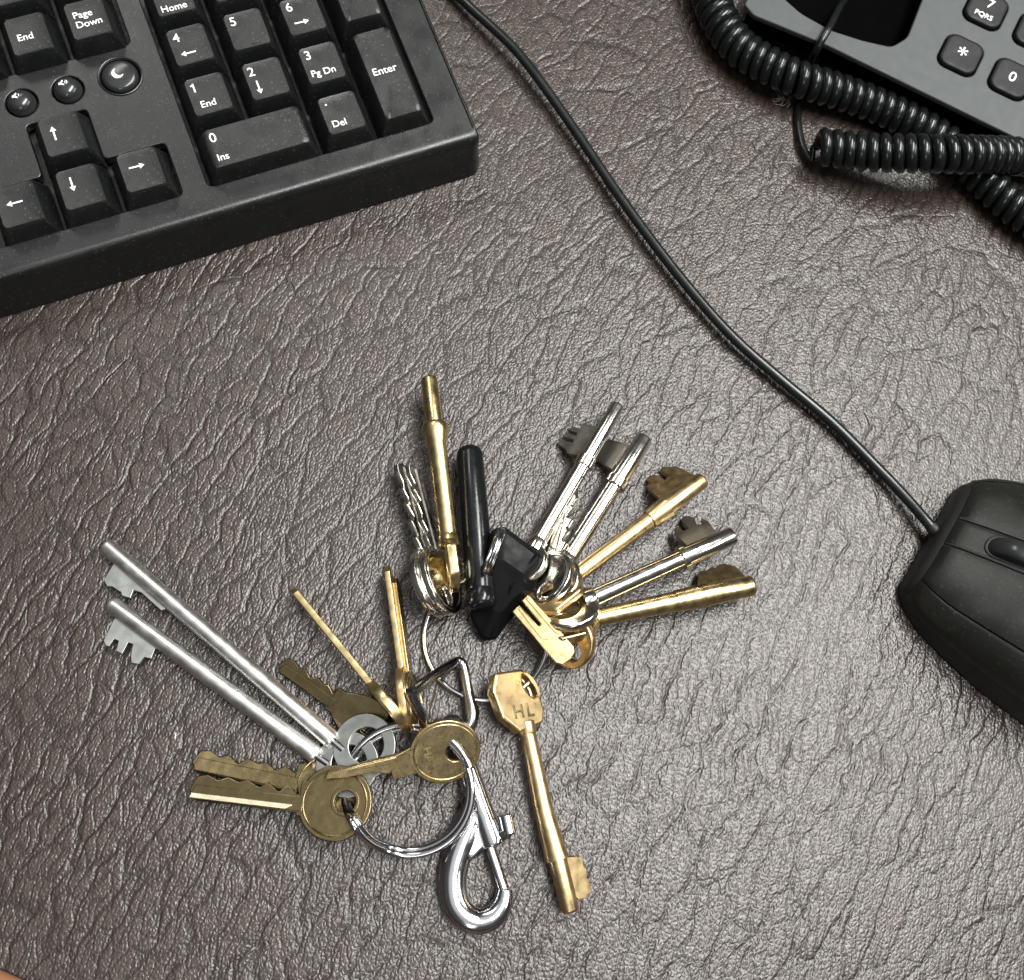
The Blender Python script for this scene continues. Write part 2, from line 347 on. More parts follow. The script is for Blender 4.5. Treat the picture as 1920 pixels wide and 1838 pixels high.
def dishz(g, uw=1):                          # lay a flat legend on the dished key top
    tw = uw*U-1.1-5.7; k = .42 if uw == 1 else .25; tw = tw if uw != 1.01 else U-6.8
    return ([(x, y, z-.1-k*(1-min(1, (2*x/tw)**2))+.10) for x, y, z in g[0]], g[1])
def arrow(dx, dy, L=4.9, hw=1.0, sw=.27):
    pts = [(-L/2, -sw), (L/2-1.6, -sw), (L/2-1.6, -hw), (L/2, 0), (L/2-1.6, hw), (L/2-1.6, sw), (-L/2, sw)]
    a = math.atan2(dy, dx); c, s = math.cos(a), math.sin(a)
    return plate([(x*c-y*s, x*s+y*c) for x, y in pts], t=.08, bev=.01, res=0)
ONE = [(.55, -1.35), (1.0, -1.35), (1.0, 1.4), (.68, 1.4), (.45, 1.05), (0.0, .85), (0.0, .5), (.55, .68)]
def tx(s, x, y, size, uw=1, b=.028):
    g = plate([(p*size/3.9, q*size/3.9) for p, q in ONE], t=.08, bev=.01, res=0) if s == '1' else text(s, size, bold=b)
    return dishz(mv(g, (x, y, 0)), uw)
def ar(x, y, dx, dy, L=4.9): return dishz(mv(arrow(dx, dy, L), (x, y, 0)))
n1, n2 = 4.6, 3.4
keycap(0, U, 1, 1, [tx('7', -4.6, 4.3, n1), tx('Home', -4.9, -4.2, n2)])
keycap(U, U, 1, 1, [tx('8', -4.6, 4.3, n1), ar(-1.5, -2.5, 0, 1)])
keycap(2*U, U, 1, 1, [tx('9', -4.6, 4.3, n1), tx('Pg Up', -4.4, -4.2, n2)])
keycap(0, 0, 1, 1, [tx('4', -4.6, 3.6, n1), ar(-1.4, -2.6, -1, 0)])
keycap(U, 0, 1, 1, [tx('5', -4.6, 3.9, n1)]).name
_h5 = [o for o in kb.children if o.name.startswith('keycap')][-1]; mk('homing_bar', mv(plate(rrect(0, 0, 3.4, .5, .2), t=.5, bev=.2), (1.2, -5.2, -.4)), 'cap', _h5)
keycap(2*U, 0, 1, 1, [tx('6', -4.6, 3.9, n1), ar(-1.2, -2.3, 1, 0)])
keycap(0, -U, 1, 1, [tx('1', -4.6, 3.5, n1), tx('End', -3.6, -3.0, n2)])
keycap(U, -U, 1, 1, [tx('2', -4.9, 3.6, n1), ar(-3.1, -2.2, 0, -1)])
keycap(2*U, -U, 1, 1, [tx('3', -4.7, 3.9, n1), tx('Pg Dn', -4.8, -3.0, n2)])
keycap(.5*U, -2*U, 2, 1, [tx('0', -14.2, 3.6, n1, 2), tx('Ins', -14.0, -3.6, n2, 2)])
keycap(2*U, -2*U, 1, 1, [tx('.', -4.4, 5.4, n1), tx('Del', -4.4, -3.2, n2)])
keycap(3*U, .5*U, 1, 2, [tx('+', -3.6, 10, 4.4, 1.01)])
keycap(3*U, -1.5*U, 1, 2, [tx('Enter', -4.7, 1.2, 3.8, 1.01)])
GX = -27.7; RY = 18.5
keycap(GX, -2*U, 1, 1, [ar(-1.0, 1.6, 1, 0)]); keycap(GX-U, -2*U, 1, 1, [ar(-2.2, 1.8, 0, -1)]); keycap(GX-2*U, -2*U, 1, 1, [ar(-1.0, 1.0, -1, 0)])
keycap(GX-U, -U, 1, 1, [ar(-2.4, 1.2, 0, 1)])
keycap(GX, RY, 1, 1, [tx('Page', -4.3, 2.1, n2), tx('Down', -4.3, -1.5, n2)])
keycap(GX-U, RY, 1, 1, [tx('End', -3.8, -.6, n2)]); keycap(GX-2*U, RY, 1, 1, [tx('Delete', -4.9, 1.0, 2.7)])
keycap(GX, RY+U, 1, 1, [tx('Page', -4.0, 1.9, n2), tx('Up', -4.0, -1.3, n2)]); keycap(GX-U, RY+U, 1, 1, [tx('Home', -4.4, 1.0, n2)]); keycap(GX-2*U, RY+U, 1, 1, [tx('Insert', -4.4, 1.0, n2)])
def speaker(n):
    g = [plate([(-1.3, -.45), (-.7, -.45), (.3, -1.2), (.3, 1.2), (-.7, .45), (-1.3, .45)], t=.08, bev=.01, res=0)]
    for i in range(n):
        r = .75+i*.55; a = np.linspace(-.7, .7, 7)
        g.append(plate([(.25+r*math.cos(t), r*math.sin(t)) for t in a]+[(.25+(r-.25)*math.cos(t), (r-.25)*math.sin(t)) for t in a[::-1]], t=.08, bev=.01, res=0))
    return merge(*g)
cres = [(1.9*math.cos(t), 1.9*math.sin(t)) for t in np.linspace(1.9, 5.6, 18)]+[(.75+1.6*math.cos(t), .55+1.6*math.sin(t)) for t in np.linspace(5.35, 2.15, 16)]
for (x, y, r), sym, dome in zip(btns, (mv(speaker(1), (-.6, .9, 0)), mv(speaker(2), (-.7, .9, 0)), mv(plate(cres, t=.08, bev=.01, res=0), (-.4, .3, 0))), (2.4, 2.4, .9)):
    hgt = 1.2
    pr = [(-5, r), (0, r), (hgt*.7, r-.12), (hgt, r-.55)]+[(hgt+dome*math.sin(t), (r-.55)*math.cos(t)) for t in np.linspace(.25, 1.5, 7)]
    g = xf(lathe(pr, 36), Matrix.Rotation(-math.pi/2, 4, 'Y'))
    bo = mk('round_button', g, 'btn', kb, 60); bo.location = (x*S, y*S, (ZD-.6)*S)
    R_ = r-.55
    sy = ([(a, b, c+hgt+dome*math.sqrt(max(0, 1-(a*a+b*b)/R_**2))+.05) for a, b, c in sym[0]], sym[1])
    mk('symbol', sy, 'print', bo, 0)
    if dome < 1: 
        rg = mk('button_rim', tube([(px_, py_, 0) for px_, py_ in circle(0, 0, r+1.1, 48)], .35, 8, True), 'kb', bo); rg.location = (0, 0, .65*S)
# ------------------------------------------------------------------ mouse and its cable
mf = at(1735, 1010, 0); mb_ = mf+(at(1920, 1112, 0)-at(1750, 1003, 0))
mfr = Frame(mf+V(0, 0, 0), V(mb_[0], mb_[1], 0))
mouse = thing('computer_mouse', 'black corded computer mouse with scroll wheel at the edge of the view', 'mouse', mfr.mat())
def msec(x, inset=0.0, n=40):                # cross-section of the mouse at distance x behind its nose
    t = x/112.
    hw = 27.0+9.5*math.sin(math.pi*min(1, t*1.02))-1.0*max(0, t-.75)*20
    nose = min(1, x/15.0); hw = hw*(.74+.26*math.sqrt(1-(1-nose)**2))
    top = 13.5+24.0*math.sin(math.pi*min(1, .5*min(1, x/68.)))-16*max(0, t-.62)**1.5*2
    top = top*(.86+.14*math.sqrt(min(1, x/6.0)))
    hw -= inset; top -= inset
    pts = []
    for i in range(n+1):
        u = -1+2*i/n                          # -1 = left flank at the desk ... 1 = right flank
        a = math.pi/2*u
        ex = 2/3.1
        y = math.copysign(abs(math.sin(a))**ex, u)*hw; z = abs(math.cos(a))**ex*top
        pts.append((x, y, max(z, 1.0)))
    return pts
MX = [0, .8, 2, 4, 7, 11, 16, 23, 31, 40, 50, 60, 70, 80, 90, 98, 104, 108, 110.5]
def mgrid(xs, inset, jr=None, n=40, ylim=None):
    rows = [msec(x, inset, n) for x in xs]
    return rows
inner = [msec(x, .9) for x in MX]
gi = loft([[tuple(p) for p in r] for r in inner])
mk('body', gi, 'mouse_side', mouse, 45)
def panel_shell(x0, x1, ya, yb, name, mat, t=.9, par=mouse):
    # a shell panel of the mouse top between the lateral lines ya(x) and yb(x)
    nx, ny = 26, 12; vs, fs = [], []
    for lay in (0.0, t):
        for i in range(nx+1):
            x = x0+(x1-x0)*i/nx
            sec = msec(x, lay, 120); ys = [p[1] for p in sec]; zs = [p[2] for p in sec]
            for j in range(ny+1):
                y = ya(x)+(yb(x)-ya(x))*j/ny; z = float(np.interp(y, ys, zs))
                e = min(i, nx-i, j, ny-j); z -= .22 if (e == 0 and lay == 0) else 0
                vs.append((x, y, z))
    o2 = (nx+1)*(ny+1); w_ = ny+1
    for i in range(nx):
        for j in range(ny):
            a = i*w_+j; fs.append((a, a+1, a+w_+1, a+w_)); fs.append((o2+a, o2+a+w_, o2+a+w_+1, o2+a+1))
    edge = [j for j in range(ny)]+[i*w_+ny for i in range(nx)]+[nx*w_+j for j in range(ny, 0, -1)]+[i*w_ for i in range(nx, 0, -1)]
    for a, b in zip(edge, edge[1:]+edge[:1]): fs.append((a, b, o2+b, o2+a))
    return mk(name, (vs, fs), mat, par, 50)
# local y points to the image's upper right: the left button has negative y
lat = lambda k, c: (lambda x: k*(msec(x)[-1][1])+c)
panel_shell(2.2, 62, lambda x: 5.2+x*.012, lat(.86, 0), 'mouse_button', 'mouse')
panel_shell(2.2, 62, lat(-.74, -.2), lambda x: -5.2-x*.012, 'mouse_button', 'mouse')
panel_shell(2.2, 60, lambda x: -4.6-x*.012, lambda x: 4.6+x*.012, 'centre_strip', 'mouse')
panel_shell(2.2, 100, lat(-.955, 0), lat(-.76, -.1), 'side_panel', 'mouse')
panel_shell(2.2, 100, lat(.875, 0), lat(.955, 0), 'side_panel', 'mouse')
panel_shell(62.6, 106, lat(-.74, 0), lat(.86, 0), 'palm_rest', 'mouse')
whx, whz = 22.5, msec(22.5)[20][2]
prw = [(-3.0, 9.2), (-2.7, 10.2), (-1.6, 10.8), (0, 11.0), (1.6, 10.8), (2.7, 10.2), (3.0, 9.2)]
gw = xf(lathe(prw, 48), Matrix.Translation((whx, 0, whz-7.6)) @ Matrix.Rotation(math.pi/2, 4, 'Z'))
mk('scroll_wheel', gw, 'btn', mouse, 60)
slot = plate(rrect(0, 0, 23, 8.0, 3.6, 8), [rrect(0, 0, 21.4, 6.6, 3.2, 8)], .8, .2)
slz = [(x, y, z+float(np.interp(x+whx, [p for p in range(5, 50, 3)], [msec(p)[20][2] for p in range(5, 50, 3)]))+.12) for x, y, z in slot[0]]
mk('wheel_slot', mv((slz, slot[1]), (whx, 0, 0)), 'mouse_side', mouse)
cw = [(1753, 996, 6.0), (1735, 975, 5.6), (1700, 935, 4.2), (1650, 882, 3.2), (1560, 792, 3.2), (1460, 708, 3.6), (1375, 633, 4.0), (1300, 550, 4.2), (1230, 462, 4.4), (1160, 366, 4.6), (1090, 262, 4.8), (1040, 190, 5.2), (1000, 135, 5.6), (965, 92, 5.8), (930, 58, 5.4), (890, 22, 4.6), (845, -20, 3.4), (790, -70, 3), (700, -150, 2.4)]
cpts = catmull([at(*c) for c in cw], 8)
inv = mfr.mat().inverted()
mk('cable', tube([tuple(inv @ Vector(p)) for p in cpts], 1.75, 14), 'cable', mouse)
gr = [tuple(inv @ Vector(at(*c))) for c in ((1775, 1016, 6.2), (1757, 999, 6.0), (1745, 986, 5.8))]
mk('cable_grommet', tube(gr, [2.6, 2.4, 2.0], 14), 'mouse_side', mouse)
# ------------------------------------------------------------------ telephone
pz = 17.0
PF = Frame(at(1552, 85, pz), at(1913, 262, pz), 5.0)
ph = thing('desk_telephone', 'desk telephone with silver grey face and rubber keypad beside coiled cord', 'telephone', PF.mat())
pl_ = lambda x, y, h=0: PF.loc(x, y, h)
c0, c1, c2 = pl_(1396, 8), pl_(1413, 28), pl_(1552, 85)
yb_ = 150
outl = [c0, c1, c2, (90, pl_(1913, 262)[1]), (150, 0.0), (150, yb_), (c0[0]-2, yb_)]
rec = roundpoly([pl_(1440, -30), pl_(1502, 25), pl_(1559, 57), pl_(1618, 76), pl_(1672, 88), pl_(1702, 70), pl_(1735, -15), pl_(1760, -95), pl_(1560, -190)], 2.0, 5)
kk = [pl_(1801, 104), pl_(1895, 149)]
ku = np.array(kk[1])-np.array(kk[0]); kp = np.linalg.norm(ku); ku /= kp; k7 = np.array(pl_(1848, 19))-np.array(kk[0])
keyc = {(c, r): tuple(np.array(kk[0])+ku*kp*c+k7*r) for c in (0, 1) for r in (0, 1)}
ka = math.atan2(ku[1], ku[0]); ksz = 13.6
def rot2(pts, a, c): return [(c[0]+x*math.cos(a)-y*math.sin(a), c[1]+x*math.sin(a)+y*math.cos(a)) for x, y in pts]
kh = [rot2(rrect(0, 0, ksz+1.1, ksz+1.1, 3.8, 6), ka, c) for c in keyc.values()]
face = plate(roundpoly(outl, 1.0, 3), [rec]+kh, 2.4, .5, 3)
mk('face_plate', mv(face, (0, 0, -1.2)), 'phone', ph, 40)
base_out = [(c0[0]+1.5, c0[1]+.5), (c1[0]+1, c1[1]+1.5), (c2[0], c2[1]+1.6), (90, 1.6), (148.5, 1.6), (148.5, yb_-2), (c0[0]+1, yb_-2)]
bl = loft([[(x, y, -2.4) for x, y in roundpoly(base_out, 1, 3)], [(x, y+1.5, -9) for x, y in roundpoly(base_out, 1, 3)], [(x, y+3.5, -14.2) for x, y in roundpoly(base_out, 1, 3)]], cap0=False)
bedf = plate(roundpoly([(p[0], p[1]+2) for p in base_out], 1, 3), t=.6, bev=.05)
mk('base', merge(bl, mv(bedf, (0, 0, -11.5))), 'phone_blk', ph, 40)
mk('key_bed', mv(plate(rot2(rrect(14, 10, 62, 48, 3), ka, keyc[(0, 0)]), t=.6, bev=.05), (0, 0, -2.8)), 'phone_blk', ph)
kg = loft([[(x, y, z) for x, y in rrect(0, 0, ksz-d, ksz-d, 3.6-d/2, 6)] for z, d in ((-2.5, 0), (.5, 0), (1.0, .25), (1.25, .9), (1.3, 2.5), (1.25, 6))])
kme = mesh_of(kg, 60); kme.materials.append(M['phone_key'])
for (c, r), leg in (((0, 0), [('*', 0, -.9, 8.5)]), ((1, 0), [('0', 0, 0, 5.6)]), ((0, 1), [('7', .6, 1.8, 5.2), ('PQRS', 0, -3.6, 2.9)]), ((1, 1), [('8', .6, 1.8, 5.2), ('TUV', 0, -3.6, 2.9)])):
    o = mk('phone_key', kme, 'phone_key', ph); p = keyc[(c, r)]; o.location = (p[0]*S, p[1]*S, 0); o.rotation_euler = (0, 0, ka)
    for s, x, y, sz in leg: mk('legend', mv(text(s, sz, 'CENTER', bold=.03), (x, y, 1.33)), 'print', o, 0)
# ------------------------------------------------------------------ coiled handset cord
def coil(path, R, r, pitch, ph0=0, per=16):
    pts = catmull(path, 20); P = np.array(pts); seg = np.linalg.norm(np.diff(P, axis=0), axis=1); L_ = np.concatenate([[0], np.cumsum(seg)])
    n = int(L_[-1]/pitch*per); out = []; u = None
    for i in range(n+1):
        s = L_[-1]*i/n; c = np.array([np.interp(s, L_, P[:, k]) for k in range(3)])
        c2_ = np.array([np.interp(min(s+.3, L_[-1]), L_, P[:, k]) for k in range(3)]); c1_ = np.array([np.interp(max(s-.3, 0), L_, P[:, k]) for k in range(3)])
        t = c2_-c1_; t /= np.linalg.norm(t)
        u = np.cross(t, V(0, 0, 1)) if u is None else u
        u = u-(u@t)*t; u /= np.linalg.norm(u); v = np.cross(t, u); a = ph0+2*math.pi*s/pitch
        rr = R(s/L_[-1]) if callable(R) else R
        out.append(c+rr*(math.cos(a)*u+math.sin(a)*v))
    return out
cordt = thing('telephone_cord', 'black coiled telephone cord lying looped in front of the telephone', 'cord', Matrix.Translation(Vector(at(1600, 260))))
ci = Matrix.Translation(-Vector(at(1600, 260)))
loc_ = lambda pts: [tuple(ci @ Vector(p)) for p in pts]
path1 = [at(1312, -90, 9), at(1325, -30, 8.5), at(1348, 35, 8), at(1385, 88, 7.6), at(1438, 122, 8.6), at(1495, 148, 9.6), at(1559, 168, 8.2), at(1630, 193, 7), at(1700, 224, 6.6), at(1765, 262, 6.4), at(1830, 322, 6.4), at(1885, 375, 6.6), at(1945, 420, 6.8), at(2010, 455, 7)]
mk('coil', tube(loc_(coil(path1, lambda q: 5.4-1.0*min(1, q*2.2), 2.15, 4.15, .6)), 2.2, 8, upv=(.3, .5, .8)), 'cord', cordt, 60)
path2 = [at(1536, 276, 8.5), at(1600, 283, 10.5), at(1665, 287, 14), at(1771, 289, 19), at(1850, 291, 17), at(1920, 295, 12), at(2010, 305, 8)]
c2p = coil(path2, 4.7, 2.15, 4.15, 2.2)
mk('coil', tube(loc_(c2p), 2.2, 8, upv=(.3, .5, .8)), 'cord', cordt, 60)
tailp = [at(1600, -18, 8), at(1578, 8, 17.5), at(1556, 50, 21.5), at(1534, 88, 19), at(1519, 118, 10), at(1508, 150, 2.5), at(1497, 198, 1.5), at(1497, 235, 1.6), at(1505, 275, 2.4), at(1520, 300, 2.6), c2p[0]-V(1.5, 0, .6), c2p[0], c2p[2]]
mk('straight_end', tube(loc_(catmull(tailp, 8)), 1.35, 12, flat=.8), 'cord', cordt, 60)
# ------------------------------------------------------------------ keys: builders
def rod_profile(x0, x1, r, tipr=None, feats=()):
    """turned shaft from x0 to x1; feats = (x, r) breakpoints; rounded tip"""
    p = [(x0, r)]; p += list(feats); tr = tipr or r
    p += [(x1-.9, tr), (x1-.35, tr*.9), (x1-.08, tr*.68), (x1, tr*.3)]
    return p
GR = 'keys on the thin wire ring'; GL = 'keys on the split ring'
class EDGE(float): pass
def kframe(P0, P1, roll): return Frame(P0, P1).edge(float(roll)) if isinstance(roll, EDGE) else Frame(P0, P1, roll)
def mortice(label, group, bow, tip, zb, zt, roll, mat, r, feats, tipr, bit_px, bit_mat, bow_r=8.8, bow_kind='round', bow_t=2.6, bow_off=6.5, bit_t=1.9, bend=None, bow_mat=None):
    fr = kframe(at(*bow, zb), at(*tip, zt), roll)
    k = thing('mortice_key', label, 'key', fr.mat(), group); Lx = fr.len
    fx = []
    for (px, py, rr) in feats: fx.append((fr.ax(px, py), rr))
    fx = [(a, b*1.15+(.25 if b > r*1.08 else 0)) for a, b in fx]; r *= 1.15; tipr *= 1.15
    pr = rod_profile(-1.0, Lx, r, tipr, fx)
    mk('shaft', lathe(pr) if bend is None else lathe_curved(pr, bend), mat, k, 40)
    if bit_px:
        b = [fr.loc(*p) for p in bit_px]
        b = [b[0]]+b[1:-1]+[b[-1]]; b = [(b[0][0], .4)]+b+[(b[-1][0], .4)]
        mk('bit', plate(b, t=bit_t, bev=.12, res=1), bit_mat, k, 30)
    if bow_kind == 'round':
        c = circle(-bow_off, 0, bow_r, 40, bow_r*1.08); hl = circle(-bow_off-1.6, 0, bow_r*.50, 28, bow_r*.55)
        mk('bow', plate(c, [hl], bow_t, .7, 3), bow_mat or mat, k, 40)
    elif bow_kind == 'hex':
        q = bow_r; c = roundpoly([(-bow_off+q*.95, -q*.34), (-bow_off+q*.95, q*.34), (-bow_off+q*.55, q*.85), (-bow_off-q*.55, q*.9), (-bow_off-q*1.0, q*.4), (-bow_off-q*1.0, -q*.4), (-bow_off-q*.55, -q*.9), (-bow_off+q*.55, -q*.85)], .8, 3)
        mk('bow', plate(c, [circle(-bow_off-q*.25, 0, q*.38, 24)], bow_t, .55, 2), bow_mat or mat, k, 40)
    mk('shoulder', lathe([(-2.2, r*.8), (-1.8, r*1.18), (1.4, r*1.18), (2.0, r)], 24), bow_mat or mat, k, 40)
    return k, fr
# ---- the fan of mortice keys on the thin ring
k, fr = mortice('thin silver mortice key, its shaft end under the faceted black tag', GR, (1005, 1024), (1158, 762), 8.2, 7.2, -38, 'nickel', 2.2,
        [(1090, 878, 2.2), (1090.5, 877, 2.5), (1099, 861, 2.5), (1099.5, 860, 2.15)], 2.05,
        [(1118, 806), (1096, 800), (1088, 803), (1090, 810), (1076, 806), (1063, 811), (1083, 818), (1081, 823), (1062, 817), (1055, 824), (1077, 831), (1075, 836), (1051, 829), (1046, 838), (1060, 846), (1065, 856), (1080, 859), (1092, 858)], 'steel_dark', bow_off=6.5, bow_r=6.8); settle(k)
k, fr = mortice('silver mortice key with plain dark rectangular bit and ring collar', GR, (1060, 1054), (1208, 823), 9.0, 7.2, -40, 'nickel', 2.3,
        [(1149, 916, 2.3), (1149.6, 915, 3.0), (1158, 902, 3.0), (1158.6, 901, 2.5)], 2.5,
        [(1184, 836), (1168, 836), (1140, 829), (1136, 836), (1128, 846), (1115, 865), (1126, 872), (1147, 886), (1154, 876)], 'steel_dark', bow_off=7.5); settle(k)
k, fr = mortice('brass mortice key with deeply notched bit and flared collar', GR, (1072, 1088), (1313, 906), 8.5, 7.0, -42, 'brass', 2.15,
        [(1212, 983, 2.2), (1213, 982, 2.45), (1244, 958, 2.95), (1245, 957, 2.4)], 2.35,
        [(1287, 897), (1265, 886), (1238, 887), (1233, 893), (1250, 902), (1243, 912), (1234, 905), (1224, 901), (1213, 904), (1209, 911), (1218, 917), (1209, 922), (1212, 926), (1233, 945)], 'brass', bow_off=7.0, bow_kind='hex'); settle(k)
k, fr = mortice('silver mortice key with slotted grey bit and slim collar, between two brass keys', GR, (1100, 1131), (1367, 1012), 8.0, 6.8, -42, 'nickel', 2.3,
        [(1268, 1056, 2.3), (1269, 1055.5, 3.0), (1277, 1052, 3.0), (1278, 1051.5, 2.5)], 2.55,
        [(1330, 1004), (1320, 990), (1308, 984), (1307, 990), (1312, 994), (1300, 997), (1294, 983), (1285, 980), (1273, 981), (1271, 990), (1285, 1004), (1274, 1008), (1264, 1000), (1257, 1004), (1262, 1018), (1276, 1030)], 'steel_dark', bow_off=6.5); settle(k)
k, fr = mortice('brass mortice key with round nosed tip and yellowish stepped bit', GR, (1103, 1164), (1408, 1101), 7.5, 6.2, -42, 'gold_brass', 2.2,
        [(1262, 1131, 2.45), (1263, 1131, 2.65), (1305, 1122, 2.9), (1306, 1122, 2.6), (1312, 1121, 2.6), (1313, 1121, 2.85)], 2.8,
        [(1390, 1086), (1374, 1070), (1354, 1065), (1344, 1066), (1340, 1073), (1330, 1071), (1322, 1077), (1306, 1080), (1305, 1090), (1303, 1104)], 'gold_brass', bow_off=6.0, bow_kind='hex', bow_t=3.0); settle(k)
# ---- cylinder keys: flat bow, flat blade with cuts
def cutblade(L0, L1, wy, cuts, side=1, tipw=.35):
    """blade outline from x=L0 to L1, back edge straight, front edge cut"""
    yb, yf = -side*wy/2, side*wy/2
    pts = [(L0, yb), (L1-wy*.35, yb), (L1, yb+side*wy*tipw), (L1-wy*.2, yf-side*wy*.12)]
    n = len(cuts); xs = np.linspace(L1-wy*.6, L0+3.2, n*2)
    for i in range(n):
        pts.append((xs[2*i], yf-side*cuts[i]*.1)); pts.append((xs[2*i+1]-.15, yf-side*cuts[i]))
        pts.append((xs[2*i+1]-.75, yf-side*cuts[i]))
    pts += [(L0+1.6, yf), (L0, yf)]
    return pts
def cylkey(label, group, bowc, tip, zb, zt, roll, mat, bow_r, blade_w, cuts, side=1, hole=(-.45, 0), t=2.1, hole_r=.3, bow_ry=1.0, shape='round', blade_x0=.75, grooves=1, name='cylinder_key', boss=False, neck=True, lift=True):
    fr = kframe(at(*bowc, zb), at(*tip, zt), roll)
    k = thing(name, label, 'key', fr.mat(), group)
    R = bow_r; hc = circle(hole[0]*R, hole[1]*R, hole_r*R, 26)
    if shape == 'round': o = circle(0, 0, R, 48, R*bow_ry)
    elif shape == 'trap': o = roundpoly([(R*.85, -R*.42), (R*.85, R*.42), (-R*.1, R*.85), (-R*.95, R*.8), (-R*.95, -R*.8), (-R*.1, -R*.85)], 2.2, 5)
    bw = mk('bow', plate(o, [hc], t, .35, 2), mat, k, 35)
    if shape == 'round': 
        mk('rim', merge(*[mv(tube([(x, y, 0) for x, y in circle(0, 0, R*.86, 48, R*.86*bow_ry)], .28, 8, True), (0, 0, s*t/2)) for s in (-1, 1)]), mat, bw)
    if boss: mk('boss', mv(plate(circle(hole[0]*R, hole[1]*R, hole_r*R*1.35, 30), [hc], t+.5, .2, 2), (0, 0, 0)), mat, bw)
    x0 = R*blade_x0
    gs = [plate(cutblade(x0, fr.len, blade_w, cuts, side), t=t*.78, bev=.3, res=2)]
    if grooves:
        for s in (-1, 1):
            gs.append(mv(plate([(x0+1, -blade_w*.08), (fr.len-1.6, -blade_w*.08), (fr.len-1.0, -side*blade_w*.28), (fr.len-1.6, -side*blade_w*.46), (x0+1, -side*blade_w*.46)], t=.6, bev=.22, res=1), (0, 0, s*t*.42)))
    mk('blade', merge(*gs), mat, k, 30)
    if neck: mk('shoulder', plate(roundpoly([(x0-1.2, -blade_w*.68), (x0+2.4, -blade_w*.68), (x0+2.6, blade_w*.62), (x0-1.2, blade_w*.62)], .5), t=t*.98, bev=.2), mat, k, 35)
    if lift: settle(k)
    return k, fr
CUT1 = [1.6, 2.4, .9, 2.1, 1.3]; CUT2 = [1.2, 2.0, 2.6, 1.4, 1.9]
cylkey('nickel cylinder key with dished round bow tilted against the thin silver mortice key', GR, (1032, 1086), (1072, 918), 13.5, 6.5, -52, 'nickel', 8.8, 6.8, CUT1, -1, hole=(-.5, 0), hole_r=.34)
cylkey('nickel cylinder key with jagged blade, outermost by the bare leather beside the brass pin key', GR, (808, 1094), (748, 868), 10.5, 6.0, 62, 'nickel', 10.6, 7.4, CUT2, 1, t=2.3)
cylkey('nickel cylinder key with jagged blade, squeezed between its twin and the brass pin key', GR, (826, 1090), (770, 872), 10.5, 6.0, 62, 'nickel', 10.6, 7.4, CUT1, 1, t=2.3)
# ---- brass pin key standing on its bit
k, fr = mortice('long brass mortice key with bead collar, beside the black rod fob', GR, (842, 1015), (804, 708), 13, 10.5, EDGE(4), 'gold_brass', 2.4,
        [(817.5, 835, 2.5), (816.5, 822, 2.9), (815.5, 808, 3.4), (814.5, 799, 3.4), (813.7, 795, 2.9), (813.5, 793, 2.3)], 2.3, None, 'brass_dull', bow_off=7.2, bow_r=8.0, bow_kind='hex', bow_t=3.2)
mk('bit', plate([(fr.len-13, .5), (fr.len-13, 8.5), (fr.len-9.5, 8.5), (fr.len-9.5, 6.2), (fr.len-7.8, 6.2), (fr.len-7.8, 9.2), (fr.len-4.5, 9.2), (fr.len-4.5, .5)], t=1.9, bev=.12, res=1), 'brass_dull', k, 30); settle(k)
# ---- brass key with forked end lying over the bows
fr = Frame(at(1064, 1234, 14.6), at(974, 1130, 14.8), -10)
k = thing('brass_door_key', 'stubby brass key with forked end lying on top of the other bows', 'key', fr.mat(), GR)
Lx = fr.len
mk('blade', plate([(-.2, -2.6), (1.2, -3.5), (Lx-.3, -3.6), (Lx, -3.2), (Lx, -.75), (Lx-9, -.55), (Lx-9, .35), (Lx-.6, .5), (Lx-.6, 3.4), (4, 3.5), (1.0, 3.4), (-.6, 2.2), (-1.0, -.6)], t=2.2, bev=.3), 'gold_brass', k, 30)
ra = [mv(plate([(5, -3.5), (Lx-.5, -3.5), (Lx-.5, -2.1), (8, -2.0)], t=.8, bev=.2), (0, 0, 1.2)), mv(plate([(7.5, .7), (Lx-1.2, .7), (Lx-1.2, 1.6), (9, 2.2)], t=.6, bev=.2), (0, 0, 1.1))]
mk('ward', merge(*ra), 'brass', k, 30)
bfr = xf(plate(circle(0, 0, 8.0, 40, 8.6), [circle(-2.5, 1, 3, 24)], 2.4, .7, 3), Matrix.Translation((3.0, -4.2, -5.2)) @ Matrix.Rotation(math.radians(-38), 4, 'X') @ Matrix.Rotation(math.radians(12), 4, 'Y'))
mk('bow', bfr, 'brass', k, 40)
settle(k)
# ---- lone brass mortice key hanging off the ring toward the bottom
fr_n = None
bn = lambda x: (-.9*math.sin(min(max(x/42., 0), 1)*math.pi)*1.1, 0)
k, fr = mortice('brass mortice key with stamped angular bow, lying apart on bare leather', GR, (988, 1366), (1071, 1712), 5.6, 5.6, -30, 'brass', 1.95,
        [(1026, 1520, 2.2), (1043, 1590, 2.6), (1046.5, 1611, 2.9), (1047, 1612, 2.15)], 2.15,
        [(1060, 1608), (1087, 1607), (1091, 1626), (1096, 1630), (1096, 1645), (1101, 1652), (1106, 1672), (1103, 1676), (1097, 1678), (1096, 1684), (1081, 1687), (1074, 1680)], 'brass', bow_kind='none', bend=bn)
bo_ = [(924, 1264), (971, 1257), (986, 1268), (1002, 1291), (1015, 1334), (1013, 1357), (1000, 1363), (970, 1376), (936, 1348), (917, 1298)]
op = [fr.loc(*p) for p in bo_]
ho = [fr.loc(*p) for p in ((972, 1268), (984, 1270), (999, 1290), (1003, 1305), (996, 1311), (986, 1303), (976, 1290))]
bw = mk('bow', plate(roundpoly(op, .8, 3), [roundpoly(ho, 1.0, 4)], 3.6, .75, 2), 'brass', k, 30)
